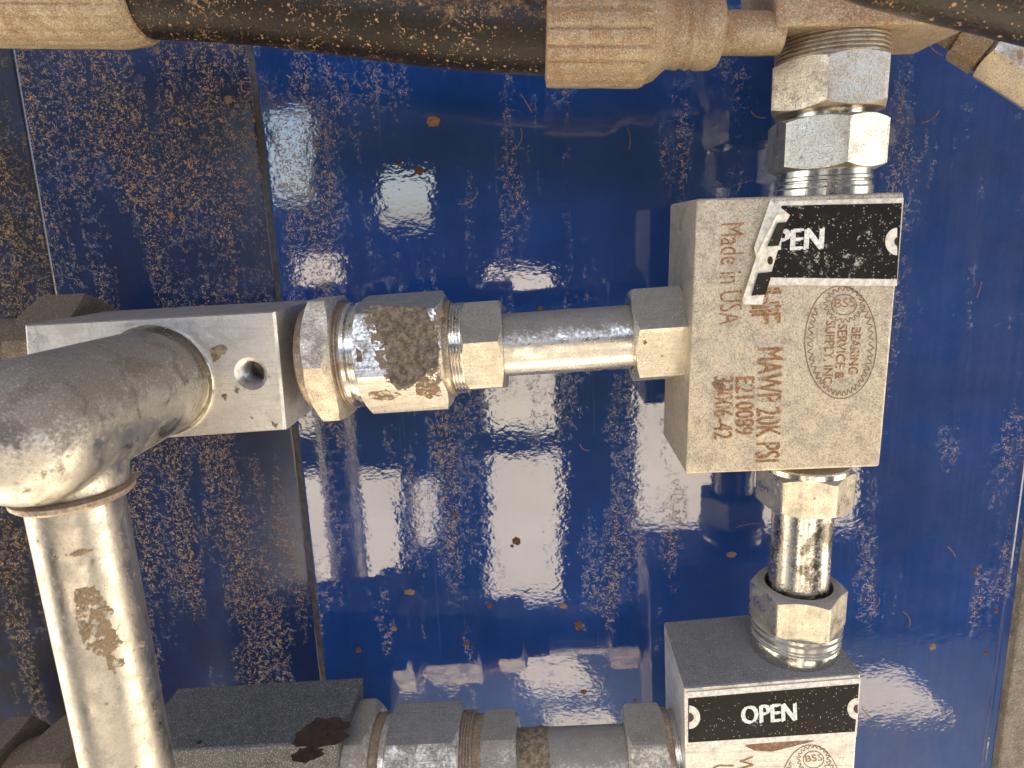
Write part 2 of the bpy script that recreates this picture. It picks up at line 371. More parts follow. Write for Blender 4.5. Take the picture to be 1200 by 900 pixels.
# added dark rack : its openings are cut to shape the bright patches mirrored in the paint
LB = -1.15
def Rf(px, py, L=LB):
    q = W(px, py, 2 * YP - L); return Vector((q.x, L, q.z))
OPEN = [(308, 128, 364, 232), (838, 108, 896, 182), (442, 205, 506, 262), (345, 300, 402, 350), (572, 318, 650, 508), (345, 478, 402, 508), (346, 555, 468, 708),
        (484, 562, 510, 642), (572, 532, 657, 708), (747, 318, 800, 336), (747, 446, 1010, 625), (381, 738, 488, 960), (502, 738, 562, 805), (584, 728, 716, 960),
         (736, 748, 800, 960), (1000, 850, 1075, 960)]
def reflection_screen():
    xs = sorted({-450, 1700} | {o[0] for o in OPEN} | {o[2] for o in OPEN}); ys = sorted({-40, 960} | {o[1] for o in OPEN} | {o[3] for o in OPEN})
    bm = bmesh.new(); N = 0
    ins = lambda cx, cy: any(o[0] < cx < o[2] and o[1] < cy < o[3] for o in OPEN)
    V = {}
    def vt(i, j, k):
        if (i, j, k) not in V:
            q = Rf(xs[i], ys[j]); V[i, j, k] = bm.verts.new(q + Vector((0, -.04 * k, 0)))
        return V[i, j, k]
    solid = {(i, j) for i in range(len(xs) - 1) for j in range(len(ys) - 1) if not ins((xs[i] + xs[i + 1]) / 2, (ys[j] + ys[j + 1]) / 2)}
    for i, j in solid:
        for k in (0, 1): bm.faces.new((vt(i, j, k), vt(i + 1, j, k), vt(i + 1, j + 1, k), vt(i, j + 1, k)))
        for di, dj, a, b in ((-1, 0, (0, 0), (0, 1)), (1, 0, (1, 0), (1, 1)), (0, -1, (0, 0), (1, 0)), (0, 1, (0, 1), (1, 1))):
            if (i + di, j + dj) not in solid:
                bm.faces.new((vt(i + a[0], j + a[1], 0), vt(i + b[0], j + b[1], 0), vt(i + b[0], j + b[1], 1), vt(i + a[0], j + a[1], 1)))
    return bm
o = build('reflection_rack', reflection_screen(), M['frame_dark'], sharp=10); tag(o, 'dark rack added behind the viewer, its openings shaping the reflections in the paint', 'rack')

# ------------------------------------------------------------------ painted wall
def seamx(px0, py0, px1, py1, Y): a, b = W(px0, py0, Y), W(px1, py1, Y); return a, b
s1 = (W(292, 50, YP), W(378, 790, YP)); s2 = (W(28, 170, YP), W(72, 420, YP)); s3 = (W(1200, 600, YP), W(1160, 900, YP))
def at_z(s, z): a, b = s; return a.x + (b.x - a.x) * (z - a.z) / (b.z - a.z)
wall = empty('cabinet_wall', Matrix.Translation((0, YP, -.2)), 'glossy blue painted steel cabinet wall behind the fittings, splashed with dried mud', 'wall')
ZT, ZB = .35, -.45
def sheet(xa, xb, off, mat, name, th=.003, bev=.0012):
    """upright sheet between two slanted edges; xa and xb give x at top and bottom"""
    bm = bmesh.new(); b = box(0, 1, 0, th, ZB, ZT)
    for v in b.verts:
        k = xa if v.co.x < .5 else xb; v.co.x = k(v.co.z); v.co.y += off
        v.co.z += .2
    bmesh.ops.bevel(b, geom=list(b.edges), offset=bev, segments=3, profile=.5, affect='EDGES')
    return build(name, b, mat, wall, smooth=False)
sheet(lambda z: at_z(s1, z) + .0010, lambda z: at_z(s3, z) - .0005, 0, M['blue'], 'wall_panel')
o = sheet(lambda z: at_z(s2, z) + .001, lambda z: at_z(s1, z) - .0014, .0012, M['blue_left'], 'wall_panel'); o['label'] = 'narrow blue panel speckled with brown mud'
o = sheet(lambda z: -.5, lambda z: at_z(s2, z) - .001, .004, M['blue_dark'], 'wall_panel'); o['label'] = 'dark mud-brown panel at the far left'
M['sealant'] = plain('dark_brown_sealant', (.05, .04, .035), .6, 0, .5, .0006, 400)
o = sheet(lambda z: at_z(s1, z) - .0022, lambda z: at_z(s1, z) + .0014, .0016, M['sealant'], 'sealant_strip', .002, .0004)
M['edge'] = metal('weathered_edge_channel', (.2, .165, .125), .55, metallic=.2, dust=.3, dustup=.1, seed=21, grit=.8, speck=.3, rust=.2, dustcol=(.17, .13, .09), film=(.13, .11, .085))
sheet(lambda z: at_z(s3, z) + .0012, lambda z: .6, -.004, M['edge'], 'edge_channel', .006, .001)
sheet(lambda z: at_z(s3, z) - .004, lambda z: at_z(s3, z) + .0005, -.0012, M['blue'], 'wall_lip', .003, .0012)

# rust spots on the paint
def blob(r, seed, h, seg=24, asp=1.0):
    bm = bmesh.new(); rnd = random.Random(seed); c = bm.verts.new((0, -h, 0)); ph = [rnd.uniform(.8, 1.12) for _ in range(seg)]
    r1 = []; r2 = []
    for i in range(seg):
        a = 2 * math.pi * i / seg; rr = r * ph[i]
        r1.append(bm.verts.new((rr * .6 * math.cos(a) * asp, -h * .8, rr * .6 * math.sin(a)))); r2.append(bm.verts.new((rr * math.cos(a) * asp, .00002, rr * math.sin(a))))
    for i in range(seg):
        j = (i + 1) % seg; bm.faces.new((c, r1[i], r1[j])); bm.faces.new((r1[i], r1[j], r2[j], r2[i]))
    return bm
M['rust'] = plain('rust_spot', (.085, .032, .01), .85, 0, .6, .0004, 700)
M['sand'] = plain('dried_sand_clod', (.2, .11, .055), .95, 0, .35, .0005, 900)
for px, py, rp, mt, asp in ((605, 634, 7, 'rust', 1), (491, 200, 7, 'rust', 1.1), (468, 192, 4, 'rust', 1), (533, 603, 4, 'rust', 1), (546, 755, 5, 'rust', 1), (420, 762, 5, 'rust', 1),
                            (574, 710, 4, 'rust', 1), (678, 733, 8, 'rust', .8), (684, 811, 5, 'rust', 1), (448, 64, 4, 'sand', 1), (745, 821, 4, 'rust', .8), (634, 852, 5, 'rust', 1), (1155, 83, 6, 'rust', 1),
                            (508, 142, 8, 'sand', 1.3), (268, 117, 6, 'sand', 1), (857, 650, 5, 'sand', 1.6), (1093, 758, 6, 'sand', .9), (1143, 670, 4, 'rust', 1), (1168, 716, 4, 'rust', 1), (1155, 765, 4, 'rust', 1),
                            (480, 694, 5, 'sand', 1.8), (1008, 671, 3, 'sand', 1), (633, 361, 4, 'rust', 1), (461, 737, 4, 'sand', 1.3), (600, 640, 3, 'rust', 1), (201, 253, 5, 'sand', 1), (660, 710, 5, 'sand', 1.2)):
    q = W(px, py, YP); s = .8 * rp * proj(q).z / FPX
    o = build('rust_spot' if mt == 'rust' else 'sand_clod', blob(s, px, s * .12, asp=asp), M[mt], wall); o.location = (q.x, 0, q.z + .2)

# ------------------------------------------------------------------ axes
AH = Axis(W(390, 418, YA), W(790, 391, YA), True)
AV = Axis(W(975, 45, YA), W(934.5, 700, YA), False)
AV.k = .89; AV.d = -AV.d; AV.A = W(975, 45, YA)            # points up
AL = Axis(W(430, 900, YA), W(760, 886, YA), True, .95)
NUTS = 'plated hexagon nuts on the high-pressure pipework'

def nut(ax, c0, c1, rpx, phi, label, mat='zinc', extra=(), name='hex_nut', cat='nut', group=NUTS, bore=0, tight=.985, bd=.002, collar_mat='zinc_clean'):
    """a hexagon between two stations, with any round collars/threads as parts"""
    t0, t1 = sorted((ax.t(c0), ax.t(c1))); mid = (t0 + t1) / 2
    th = empty(name, ax.frame(mid), label, cat, group)
    Rc = ax.r((c0 + c1) / 2, rpx)
    build('body', hexa(t0 - mid, t1 - mid, Rc, R(phi), bore=bore, tight=tight, bd=bd), M[mat], th)
    for e in extra:
        ca, cb, rp, kind = e[:4]; a, b = sorted((ax.t(ca) - mid, ax.t(cb) - mid)); r = ax.r((ca + cb) / 2, rp)
        m_ = M[e[4]] if len(e) > 4 else M[collar_mat]
        if kind == 'thread': pr = [(a, 0)] + thread(a, b, r, .0012, .0006) + [(b, 0)]
        elif kind == 'ring': pr = [(a, 0), (a, r * .97), (a + (b - a) * .2, r), (a + (b - a) * .8, r), (b, r * .97), (b, 0)]
        elif kind == 'groove': pr = [(a, 0), (a, r), (a + (b - a) * .35, r), (a + (b - a) * .45, r * .94), (a + (b - a) * .6, r * .94), (a + (b - a) * .7, r), (b, r), (b, 0)]
        build('thread' if kind == 'thread' else 'collar', lathe(pr), m_, th)
    return th
def pipe(ax, c0, c1, rpx, label, mat='pipe', name='pipe_nipple', group='short plated pipes between fittings'):
    t0, t1 = sorted((ax.t(c0), ax.t(c1))); mid = (t0 + t1) / 2; r = ax.r((c0 + c1) / 2, rpx)
    o = build(name, lathe([(t0 - mid, 0), (t0 - mid, r), (t1 - mid, r), (t1 - mid, 0)], 96), M[mat], mw=ax.frame(mid))
    return tag(o, label, 'pipe', group)

# middle row
nut(AH, 376, 408, 79, -1.5, 'tall thin hexagon nut against the silver tee block, rust spots on its lower face', 'dusty_nut',
    [(406, 417, 62, 'thread', 'thread_dirt_shade'), (366, 378, 60, 'ring', 'thread_dirt_shade')], tight=.96)
nut(AH, 430, 527, 71, 11, 'large brushed hexagon adapter with a brown mud patch on its face', 'brushed', [(414, 432, 61, 'groove'), (525, 533, 56, 'ring', 'thread_dirt_shade')],
    name='hex_adapter', cat='adapter', group='large hexagon adapters')
t_ = AH.t(535)
th = nut(AH, 546, 592, 57, -14, 'grey-topped hexagon nut between the muddy adapter and the middle pipe', 'zinc', [(530, 548, 53, 'thread')], bore=AH.r(590, 37))
pipe(AH, 575, 745, 37, 'horizontal plated pipe entering the upper valve block from the left', 'pipe')
nut(AH, 738, 799, 59, -16, 'scratched hexagon nut on the left side of the upper valve block', 'zinc', [(797, 815, 51, 'thread', 'thread_dirt_shade'), (798, 804, 56, 'ring', 'thread_dirt_shade')], bore=AH.r(738, 39))

# vertical run
nut(AV, 73, 133, 78, 37, 'dusty hexagon nut directly below the brown manifold block', 'dusty_nut', [(36, 75, 70, 'thread', 'thread_dirt_shade')])
pipe(AV, 128, 146, 46, 'short shiny neck between the two upper hexagon nuts', 'zinc_clean', 'pipe_neck')
nut(AV, 141, 201, 74, -1, 'bright pitted hexagon nut standing on top of the upper valve block', 'nut_pitted', [(199, 210, 57, 'ring'), (209, 220, 59, 'groove'), (219, 234, 60, 'ring')])
nut(AV, 547, 589, 61, 15, 'hexagon nut under the upper valve block, rusty on its left face', 'zinc', [(540, 549, 54, 'ring')], bore=AV.r(589, 37))
pipe(AV, 580, 715, 37.5, 'upright plated pipe joining the two valve blocks, smeared with grey mud', 'pipe_mud')
nut(AV, 683, 727, 60, 17, 'hexagon nut with dark open top, seated on the lower valve block', 'zinc', [(725, 735, 56, 'groove'), (734, 744, 55, 'thread'), (743, 760, 54, 'ring')], bore=AV.r(690, 42), tight=.97, bd=.006)

# lower row
nut(AL, 416, 447, 79, 0, 'thin hexagon nut beside the dark oxide block', 'zinc', [(444, 456, 62, 'ring', 'thread_dirt_shade'), (452, 465, 58, 'ring')], tight=.96)
nut(AL, 463, 546, 72, 0, 'large hexagon adapter at the bottom edge, grey top and white brushed face', 'brushed', [(544, 560, 60, 'thread', 'thread_dirt_shade'), (455, 465, 60, 'ring')],
    name='hex_adapter', cat='adapter', group='large hexagon adapters')
nut(AL, 568, 609, 60, -5, 'narrow hexagon nut at the left end of the bottom pipe', 'zinc', [(556, 570, 55, 'ring', 'thread_dirt_shade')], bore=AL.r(609, 39))
pipe(AL, 595, 740, 37, 'bottom pipe with a rust-brown band at its left end', 'pipe')
bp = [o for o in bpy.data.objects if o.get('label', '').startswith('bottom pipe')][0]
bpy.context.view_layer.update()
ra = AL.r(630, 37); ta, tb = AL.t(611), AL.t(646); mm = bp.matrix_world.inverted() @ AL.frame(0)
build('rust_band', lathe([(ta, ra * 1.001), (ta + .0005, ra * 1.012), (tb - .001, ra * 1.012), (tb, ra * 1.001)], 96, M=mm, mod=lambda a, z: 1 + .008 * noise.noise(Vector((a * 4, z * 400, 0)))), M['mud'], bp)
nut(AL, 734, 780, 62, 7, 'hexagon nut on the left side of the lower valve block', 'zinc', [(778, 786, 54, 'ring', 'thread_dirt_shade'), (784, 800, 52, 'thread')], bore=AL.r(736, 39))

# ------------------------------------------------------------------ text and line art laid on a face
def face_frame(o, xdir, zdir, out=Vector((0, -1, 0))):
    x = xdir.normalized(); z = (zdir - x * zdir.dot(x)).normalized(); n = x.cross(z)
    m = Matrix((x, z, n)).transposed().to_4x4(); m.translation = o
    return m
def text(s, p0, p1, cap, parent, mat, name='lettering', Y=YF, lift=.00012, bold=.0, flip=False, wob=0):
    """text whose baseline runs p0 -> p1 (picture points on plane Y) with cap height cap px, ascending to the left of travel"""
    cu = bpy.data.curves.new('t', 'FONT'); cu.body = s; cu.size = 1; cu.extrude = 0;  cu.resolution_u = 3
    ob = bpy.data.objects.new('t', cu); col.objects.link(ob)
    dg = bpy.context.evaluated_depsgraph_get(); me = bpy.data.meshes.new_from_object(ob.evaluated_get(dg)); col.objects.unlink(ob); bpy.data.objects.remove(ob)
    xs = [v.co.x for v in me.vertices]; ys = [v.co.y for v in me.vertices]; x0, x1, y1 = min(xs), max(xs), max(y for y in ys)
    A, B = W(*p0, Y), W(*p1, Y); L = (B - A).length; H = cap * proj(A).z / FPX
    X = (B - A).normalized(); U = Vector((-X.z, 0, X.x))
    if U.cross(X).y < 0 and False: U = -U
    hh = .7 if y1 < .71 or any(ch in s for ch in ',&') else y1
    if bold:
        b2 = bmesh.new(); b2.from_mesh(me); g = bmesh.ops.duplicate(b2, geom=list(b2.verts) + list(b2.edges) + list(b2.faces))
        for v in g['geom']:
            if isinstance(v, bmesh.types.BMVert): v.co += Vector((bold * 4, bold * 1.5, 1))
        b2.to_mesh(me); b2.free()
    inv = parent.matrix_world.inverted()
    for v in me.vertices:
        u = (v.co.x - x0) / (x1 - x0) * L; q = A + X * u + U * (v.co.y / .7 * H)
        if wob: q += Vector((noise.noise(q * 900) * wob, 0, noise.noise(q * 900 + Vector((5, 5, 5))) * wob))
        q.y = Y - lift - (.00003 if v.co.z > .5 else 0); v.co = inv @ q
    o = link(bpy.data.objects.new(name, me)); me.name = name; me.materials.append(M[mat]); o.parent = parent
    return o
def line(pts, wpx, parent, mat='ink_line', name='etched_line', Y=YF, lift=.0001, closed=False, bm=None):
    """flat ribbon through picture points on plane Y"""
    own = bm is None; bm = bm or bmesh.new(); inv = parent.matrix_world.inverted()
    P = [W(x, y, Y) for x, y in pts]; n = len(P); hw = wpx * proj(P[0]).z / FPX / 2; L = []; Rr = []
    for i, q in enumerate(P):
        a = P[(i - 1) % n] if (closed or i) else q; b = P[(i + 1) % n] if (closed or i < n - 1) else q
        t = (b - a).normalized(); nn = Vector((-t.z, 0, t.x)) * hw
        for lst, s in ((L, 1), (Rr, -1)):
            c = q + nn * s; c.y = Y - lift; lst.append(bm.verts.new(inv @ c))
    for i in range(n if closed else n - 1):
        j = (i + 1) % n; bm.faces.new((L[i], L[j], Rr[j], Rr[i]))
    return build(name, bm, M[mat], parent, smooth=False) if own else bm
def poly(pts, Y, parent, mat, name, lift=.0002, th=.0):
    bm = bmesh.new(); inv = parent.matrix_world.inverted()
    f = [bm.verts.new(inv @ (W(x, y, Y) + Vector((0, -lift, 0)))) for x, y in pts]; bm.faces.new(f)
    if th:
        r = bmesh.ops.extrude_face_region(bm, geom=list(bm.faces)); 
        for v in [g for g in r['geom'] if isinstance(g, bmesh.types.BMVert)]: v.co += inv.to_3x3() @ Vector((0, -th, 0))
    return build(name, bm, M[mat], parent, smooth=False)
def circ(cx, cy, rx, ry, n=28, a0=0, a1=360): return [(cx + rx * math.cos(R(a0 + (a1 - a0) * i / n)), cy + ry * math.sin(R(a0 + (a1 - a0) * i / n))) for i in range(n + (a1 - a0 < 360))]
def logo(cx, cy, rx, ry, gy, parent, Y, scale=1, rot=0):
    bm = bmesh.new()
    line(circ(cx, cy, rx, ry, 90), 1.2 * scale, parent, closed=True, bm=bm, Y=Y)
    teeth = 44; pts = []
    for i in range(teeth * 6):
        a = 2 * math.pi * i / (teeth * 6); w_ = .5 + .5 * math.tanh(2.2 * math.sin(a * teeth)); k = 1 - (.075 + .13 * w_)
        k2 = 1 - (.05 + .085 * w_) 
        x, y = cx + rx * k * math.cos(a), cy + ry * k2 * math.sin(a)
        if (x - cx) ** 2 / (27 * scale) ** 2 + (y - gy) ** 2 / (25 * scale) ** 2 < 1: 
            if len(pts) > 1: line(pts, 1.2 * scale, parent, bm=bm, Y=Y)
            pts = []; continue
        pts.append((x, y))
    if len(pts) > 1: line(pts, 1.2 * scale, parent, bm=bm, Y=Y)
    gx = cx + 4 * scale; pts = []
    for i in range(120):
        a = 2 * math.pi * i / 120; w_ = .5 + .5 * math.tanh(2.2 * math.sin(a * 20)); k = 17.5 + 4.5 * w_
        pts.append((gx + k * 1.08 * scale * math.cos(a), gy + k * .95 * scale * math.sin(a)))
    line(pts, 1.1 * scale, parent, closed=True, bm=bm, Y=Y)
    line(circ(gx, gy, 14.5 * scale, 12 * scale, 40), 1.1 * scale, parent, closed=True, bm=bm, Y=Y)
    return build('logo_outline', bm, M['ink_line'], parent, smooth=False)

# ------------------------------------------------------------------ upper valve block
def quadblock(c, Yf, depth, parent_name, label, mat, cat='valve', bev=.0009):
    P = [W(x, y, Yf) for x, y in c]; ctr = sum(P, Vector()) / 4
    th = empty(parent_name, Matrix.Translation((ctr.x, Yf + depth / 2, ctr.z)), label, cat)
    bpy.context.view_layer.update()
    bm = bmesh.new(); inv = th.matrix_world.inverted()
    f = [bm.verts.new(inv @ p) for p in P]; b = [bm.verts.new(inv @ (p + Vector((0, depth, 0)))) for p in P]
    bm.faces.new(f); bm.faces.new(b[::-1])
    for i in range(4): j = (i + 1) % 4; bm.faces.new((f[i], b[i], b[j], f[j]))
    bmesh.ops.recalc_face_normals(bm, faces=bm.faces)
    bmesh.ops.bevel(bm, geom=list(bm.edges), offset=bev, segments=4, profile=.5, affect='EDGES')
    build('body', bm, M[mat], th, smooth=False)
    return th
vb = quadblock([(817, 233), (1060, 225), (1031, 547), (804, 556)], YF, .043, 'valve_block',
               'upper steel valve block with rust-brown etched lettering and a peeling OPEN label', 'block')
INK = 'ink'
text('Made in USA', (845, 262), (843, 381), 27, vb, INK, 'etched_text', wob=.0001)
text('MAWP 20K PSI', (888, 408), (885, 541), 29, vb, INK, 'etched_text', bold=.012, wob=.0001)
text('HF', (879, 338), (878, 376), 35, vb, INK, 'etched_text', bold=.03, wob=.0001)
text('E210089', (862, 442), (861, 509), 22, vb, INK, 'etched_text', bold=.014, wob=.0001)
text('33006-42', (837, 441), (836, 514), 22, vb, INK, 'etched_text', bold=.014, wob=.0001)
text('BEARING', (998, 384), (994, 438), 11, vb, INK, 'logo_text', bold=.01, wob=.0001)
text('SERVICE &', (982, 380), (978, 444), 11, vb, INK, 'logo_text', bold=.01, wob=.0001)
text('SUPPLY, INC', (968, 376), (964, 450), 11, vb, INK, 'logo_text', bold=.006, wob=.0001)
text('BSS', (978, 361), (1002, 359), 11, vb, INK, 'logo_text', wob=.0001)
logo(985, 401, 42, 66, 357, vb, YF)

def label_plate(parent, q, Y, blk, wht, holes, th=.0003, edge=6):
    """wrapped metal name plate: white plate, black print field, round screw tabs"""
    poly(q, Y, parent, wht, 'label_plate', .0001, th)
# label sheet of the upper block
lb = [(908, 236), (1058, 232), (1050, 335), (893, 334)]
poly(lb, YF, vb, 'label_white', 'label_plate', .0002, .0003)
poly([(915, 241), (1056, 238), (1050, 327), (898, 325)], YF, vb, 'label_worn', 'label_print', .00058)
poly(circ(1050, 283, 14, 16, 24, 90, 270), YF, vb, 'label_white', 'label_tab', .0007)
poly(circ(1051, 283, 4.5, 5.5, 14, 90, 270), YF, vb, 'oil', 'tab_hole', .0008)
text('PEN', (908, 294), (961, 292), 24, vb, 'letter_white', 'label_text', lift=.00075, bold=.022, wob=.0001)
# scuffed flap of the label peeled towards the viewer
def flap(name, ring, mat, parent, th=.0003):
    bm = bmesh.new(); inv = parent.matrix_world.inverted(); f = [bm.verts.new(inv @ W(x, y, Y)) for x, y, Y in ring]; bm.faces.new(f)
    if th:
        r = bmesh.ops.extrude_face_region(bm, geom=list(bm.faces))
        for v in [g for g in r['geom'] if isinstance(g, bmesh.types.BMVert)]: v.co += Vector((0, th, 0))
    return build(name, bm, M[mat], parent, smooth=False)
Yb = YF - .0007; Yn = YF - .0024
flap('label_fold', [(903, 234, Yb), (926, 252, Yb), (903, 292, Yb), (890, 318, Yn), (884, 290, Yn)], 'label_white', vb)
def strip(name, rows, u0, u1, mat, lift, th=0):
    bm = bmesh.new(); inv = vb.matrix_world.inverted(); v = []
    for (xl, yl), (xr, yr) in rows:
        v.append([bm.verts.new(inv @ (W(xl + (xr - xl) * u, yl + (yr - yl) * u, Yn + (Yb - Yn) * u) + Vector((0, -lift, 0)))) for u in (u0, (u0 + u1) / 2, u1)])
    for a, b in zip(v, v[1:]):
        for k in (0, 1): bm.faces.new((a[k], a[k + 1], b[k + 1], b[k]))
    if th:
        r = bmesh.ops.extrude_face_region(bm, geom=list(bm.faces))
        for g in r['geom']:
            if isinstance(g, bmesh.types.BMVert): g.co += Vector((0, th, 0))
    return build(name, bm, M[mat], vb, smooth=False)
strip('label_flap', [((910, 252), (924, 250)), ((888, 296), (912, 292)), ((870, 352), (896, 346)), ((872, 357), (893, 357))], 0, 1, 'label_white', 0, .0003)
strip('flap_print', [((906, 262), (921, 260)), ((893, 289), (912, 288))], .3, 1, 'label_black', .0004)
strip('flap_print', [((881, 321), (906, 318)), ((873, 347), (898, 345))], .28, .95, 'label_black', .0004)
poly(circ(901, 305, 3.4, 5, 14), YF - .0024, vb, 'oil', 'tab_hole', .0012)

# ------------------------------------------------------------------ lower valve block
YG = .2135
lbk = quadblock([(802, 806), (1009, 789), (988, 1105), (806, 1110)], YG, .042, 'valve_block',
                'lower valve block with dark grey top and an intact black OPEN label', 'block_bright')
poly([(803, 811), (1008, 794), (1003, 862), (805, 876)], YG, lbk, 'label_white', 'label_plate', .0002, .0003)
poly([(806, 817), (1006, 800), (1001, 856), (806, 869)], YG, lbk, 'label_black', 'label_print', .00058)
for cx, cy, s, a in ((807, 839, 13, -90), (1004, 829, 12, 90)):
    poly(circ(cx, cy, s, s * 1.05, 22, a, a + 180), YG, lbk, 'label_white', 'label_tab', .0007)
    poly(circ(cx, cy, s * .42, s * .42, 12, a, a + 180), YG, lbk, 'oil', 'tab_hole', .0008)
text('OPEN', (868, 847), (931, 843), 24, lbk, 'letter_white', 'label_text', Y=YG, lift=.00075, bold=.022, wob=.00012)
text('USA', (836, 896), (834, 925), 24, lbk, INK, 'etched_text', Y=YG)
text('WHE', (866, 886), (865, 930), 17, lbk, INK, 'etched_text', Y=YG, wob=.0004)
logo(950, 925, 35, 52, 890, lbk, YG, .82)
text('BSS', (944, 893), (964, 891), 9, lbk, INK, 'logo_text', Y=YG)
flap('etched_smear', [(872, 874, YG - .0002), (885, 880, YG - .0002), (905, 881, YG - .0002), (925, 876, YG - .0002), (956, 868, YG - .0002), (910, 870, YG - .0002)], 'ink_line', lbk, 0)

# ------------------------------------------------------------------ tee block at the left
YT = .2135; TD = .037
def tee(c, label, mat, hole=None):
    P = [W(x, y, YT) for x, y in c]; ctr = sum(P, Vector()) / 4
    th = empty('tee_block', Matrix.Translation((ctr.x, YT + TD / 2, ctr.z)), label, 'fitting'); bpy.context.view_layer.update()
    inv = th.matrix_world.inverted(); Q = [inv @ p for p in P]; bm = bmesh.new(); e = .0007
    cc = sum(Q, Vector()) / 4
    ins = [q + (cc - q).normalized() * e * 1.4 for q in Q]
    F = [bm.verts.new(q) for q in ins]; S = [bm.verts.new(q + Vector((0, e, 0))) for q in Q]; B = [bm.verts.new(q + Vector((0, TD, 0))) for q in Q]
    for i in range(4):
        j = (i + 1) % 4; bm.faces.new((F[i], S[i], S[j], F[j])); bm.faces.new((S[i], B[i], B[j], S[j]))
    bm.faces.new(B[::-1])
    if not hole: bm.faces.new(F)
    else:
        hc = inv @ W(hole[0], hole[1], YT); r = hole[2] * proj(W(hole[0], hole[1], YT)).z / FPX; N = 48
        corner = [math.atan2(q.z - hc.z, q.x - hc.x) % (2 * math.pi) for q in ins]
        angs = sorted([2 * math.pi * i / N for i in range(N)] + corner)
        def hit(a):
            d = Vector((math.cos(a), math.sin(a))); best = None
            for i in range(4):
                p = ins[i]; q = ins[(i + 1) % 4]; ex, ez = q.x - p.x, q.z - p.z; det = d.x * (-ez) + d.y * ex
                if abs(det) < 1e-12: continue
                rx, rz = p.x - hc.x, p.z - hc.z; t = (rx * -ez + rz * ex) / det; u = (d.x * rz - d.y * rx) / det
                if t > 0 and -1e-6 <= u <= 1 + 1e-6 and (best is None or t < best): best = t
            return Vector((hc.x + d.x * best, hc.y, hc.z + d.y * best))
        outer = []
        for a in angs:
            if a in corner: outer.append(F[corner.index(a)])
            else: outer.append(bm.verts.new(hit(a)))
        n = len(angs)
        prof = [(r * 1.12, 0), (r, .0006)] + [(r * (.98 if k % 2 else .84), .0006 + .00062 * (k + 1)) for k in range(16)] + [(r * .85, .013)]
        prev = outer
        for rr, dy in prof:
            cur = [bm.verts.new((hc.x + rr * math.cos(a), hc.y + dy, hc.z + rr * math.sin(a))) for a in angs]
            for i in range(n): bm.faces.new((prev[i], prev[(i + 1) % n], cur[(i + 1) % n], cur[i]))
            prev = cur
        bm.faces.new(prev)
    build('body', bm, M[mat], th, 24)
    return th
t1 = tee([(28, 381), (322, 365), (335, 504), (38, 524)], 'silver tee block with a threaded hole, the big elbow screwed into its face', 'tee', (294, 438, 17.5))
t2 = tee([(150, 882), (396, 869), (400, 1030), (160, 1040)], 'dark grey oxide block at the bottom edge with an oil stain on top', 'dark_block')
bpy.context.view_layer.update()
def top_at(px, py):
    return (t2.matrix_world.inverted() @ W(300, 895, YT)).z
for px, py, rr, asp, mt, nm in ((378, 858, .0085, 1.25, 'oil', 'oil_stain'), (360, 884, .004, 1.5, 'oil', 'oil_stain'), (234, 870, .0010, 1, 'hole', 'bore'), (384, 861, .0008, 1, 'hole', 'bore')):
    zt = None
    # height of the sloping top edge under this spot
    a_, b_ = W(150, 882, YT), W(396, 869, YT); d_ = C2W @ Vector((px - 600, 450 - py, -FPX)); zz = a_.z
    for _ in range(12):
        q_ = d_ * (zz / d_.z); zz = a_.z + (b_.z - a_.z) * (q_.x - a_.x) / (b_.x - a_.x)
    bm_ = bmesh.new(); rn = random.Random(px); inv_ = t2.matrix_world.inverted(); sl_ = (b_.z - a_.z) / (b_.x - a_.x); cs = []
    for i_ in range(22):
        an = 2 * math.pi * i_ / 22; k_ = rn.uniform(.82, 1.15); dx_, dy_ = rr * asp * k_ * math.cos(an), rr * k_ * math.sin(an)
        cs.append(bm_.verts.new(inv_ @ Vector((q_.x + dx_, q_.y + dy_, zz + sl_ * dx_ + (.00005 if mt == 'oil' else .0001)))))
    bm_.faces.new(cs); build(nm, bm_, M[mt], t2, smooth=False)
bpy.context.view_layer.update()

# elbow screwed into the tee block
EC = W(186, 446, YT); er = 67 * proj(EC).z / FPX; YE = .166
el = empty('elbow', Matrix.Translation(EC), 'large worn silver elbow reaching towards the viewer from the tee block', 'elbow')
F = frame(Vector((0, 0, 0)), Vector((0, -1, 0)), Vector((0, 0, 1)))
LEN = YT - YE + .011; LT = YT - YE
bm = lathe([(-.001, 0), (-.001, er * .80), (.0048, er * .80), (.0056, er * .93), (LEN * .5, er * .95), (LEN, er * .97)] +
           [(LEN + er * .97 * math.sin(R(a)), er * .97 * math.cos(R(a))) for a in range(10, 90, 10)] + [(LEN + er * .97, 0)], 64, M=F)
sub = lathe([(0, 0), (0, er * .80), (-er * 1.0, er * .72), (-er * 1.01, 0)], 48, M=Matrix.Translation((0, -LT, 0)))
me = bpy.data.meshes.new('t'); sub.to_mesh(me); sub.free(); bm.from_mesh(me); bpy.data.meshes.remove(me)
eb = build('body', bm, M['elbow'], el)
rm = eb.modifiers.new('weld', 'REMESH'); rm.mode = 'VOXEL'; rm.voxel_size = .0008; rm.use_smooth_shade = True
sm = eb.modifiers.new('soft', 'SMOOTH'); sm.factor = .6; sm.iterations = 9
build('collar', lathe([(-.002, 0), (-.002, er * .99), (.0006, er * 1.0), (.0012, er * .985), (.0012, er * .93), (.0002, er * .90), (.0002, er * .5)], 96, M=F), M['zinc_clean'], el)
zl = -er * 1.03
build('lip_ring', lathe([(zl - .0022, 0), (zl - .0022, er * .72), (zl - .0012, er * .78), (zl, er * .78), (zl + .0008, er * .68)], 64, M=Matrix.Translation((0, -LT, 0))), M['thread_dirt_shade'], el)
TP = Vector((EC.x, YE, EC.z)); tr = AH.r(665, 37) * 1.08
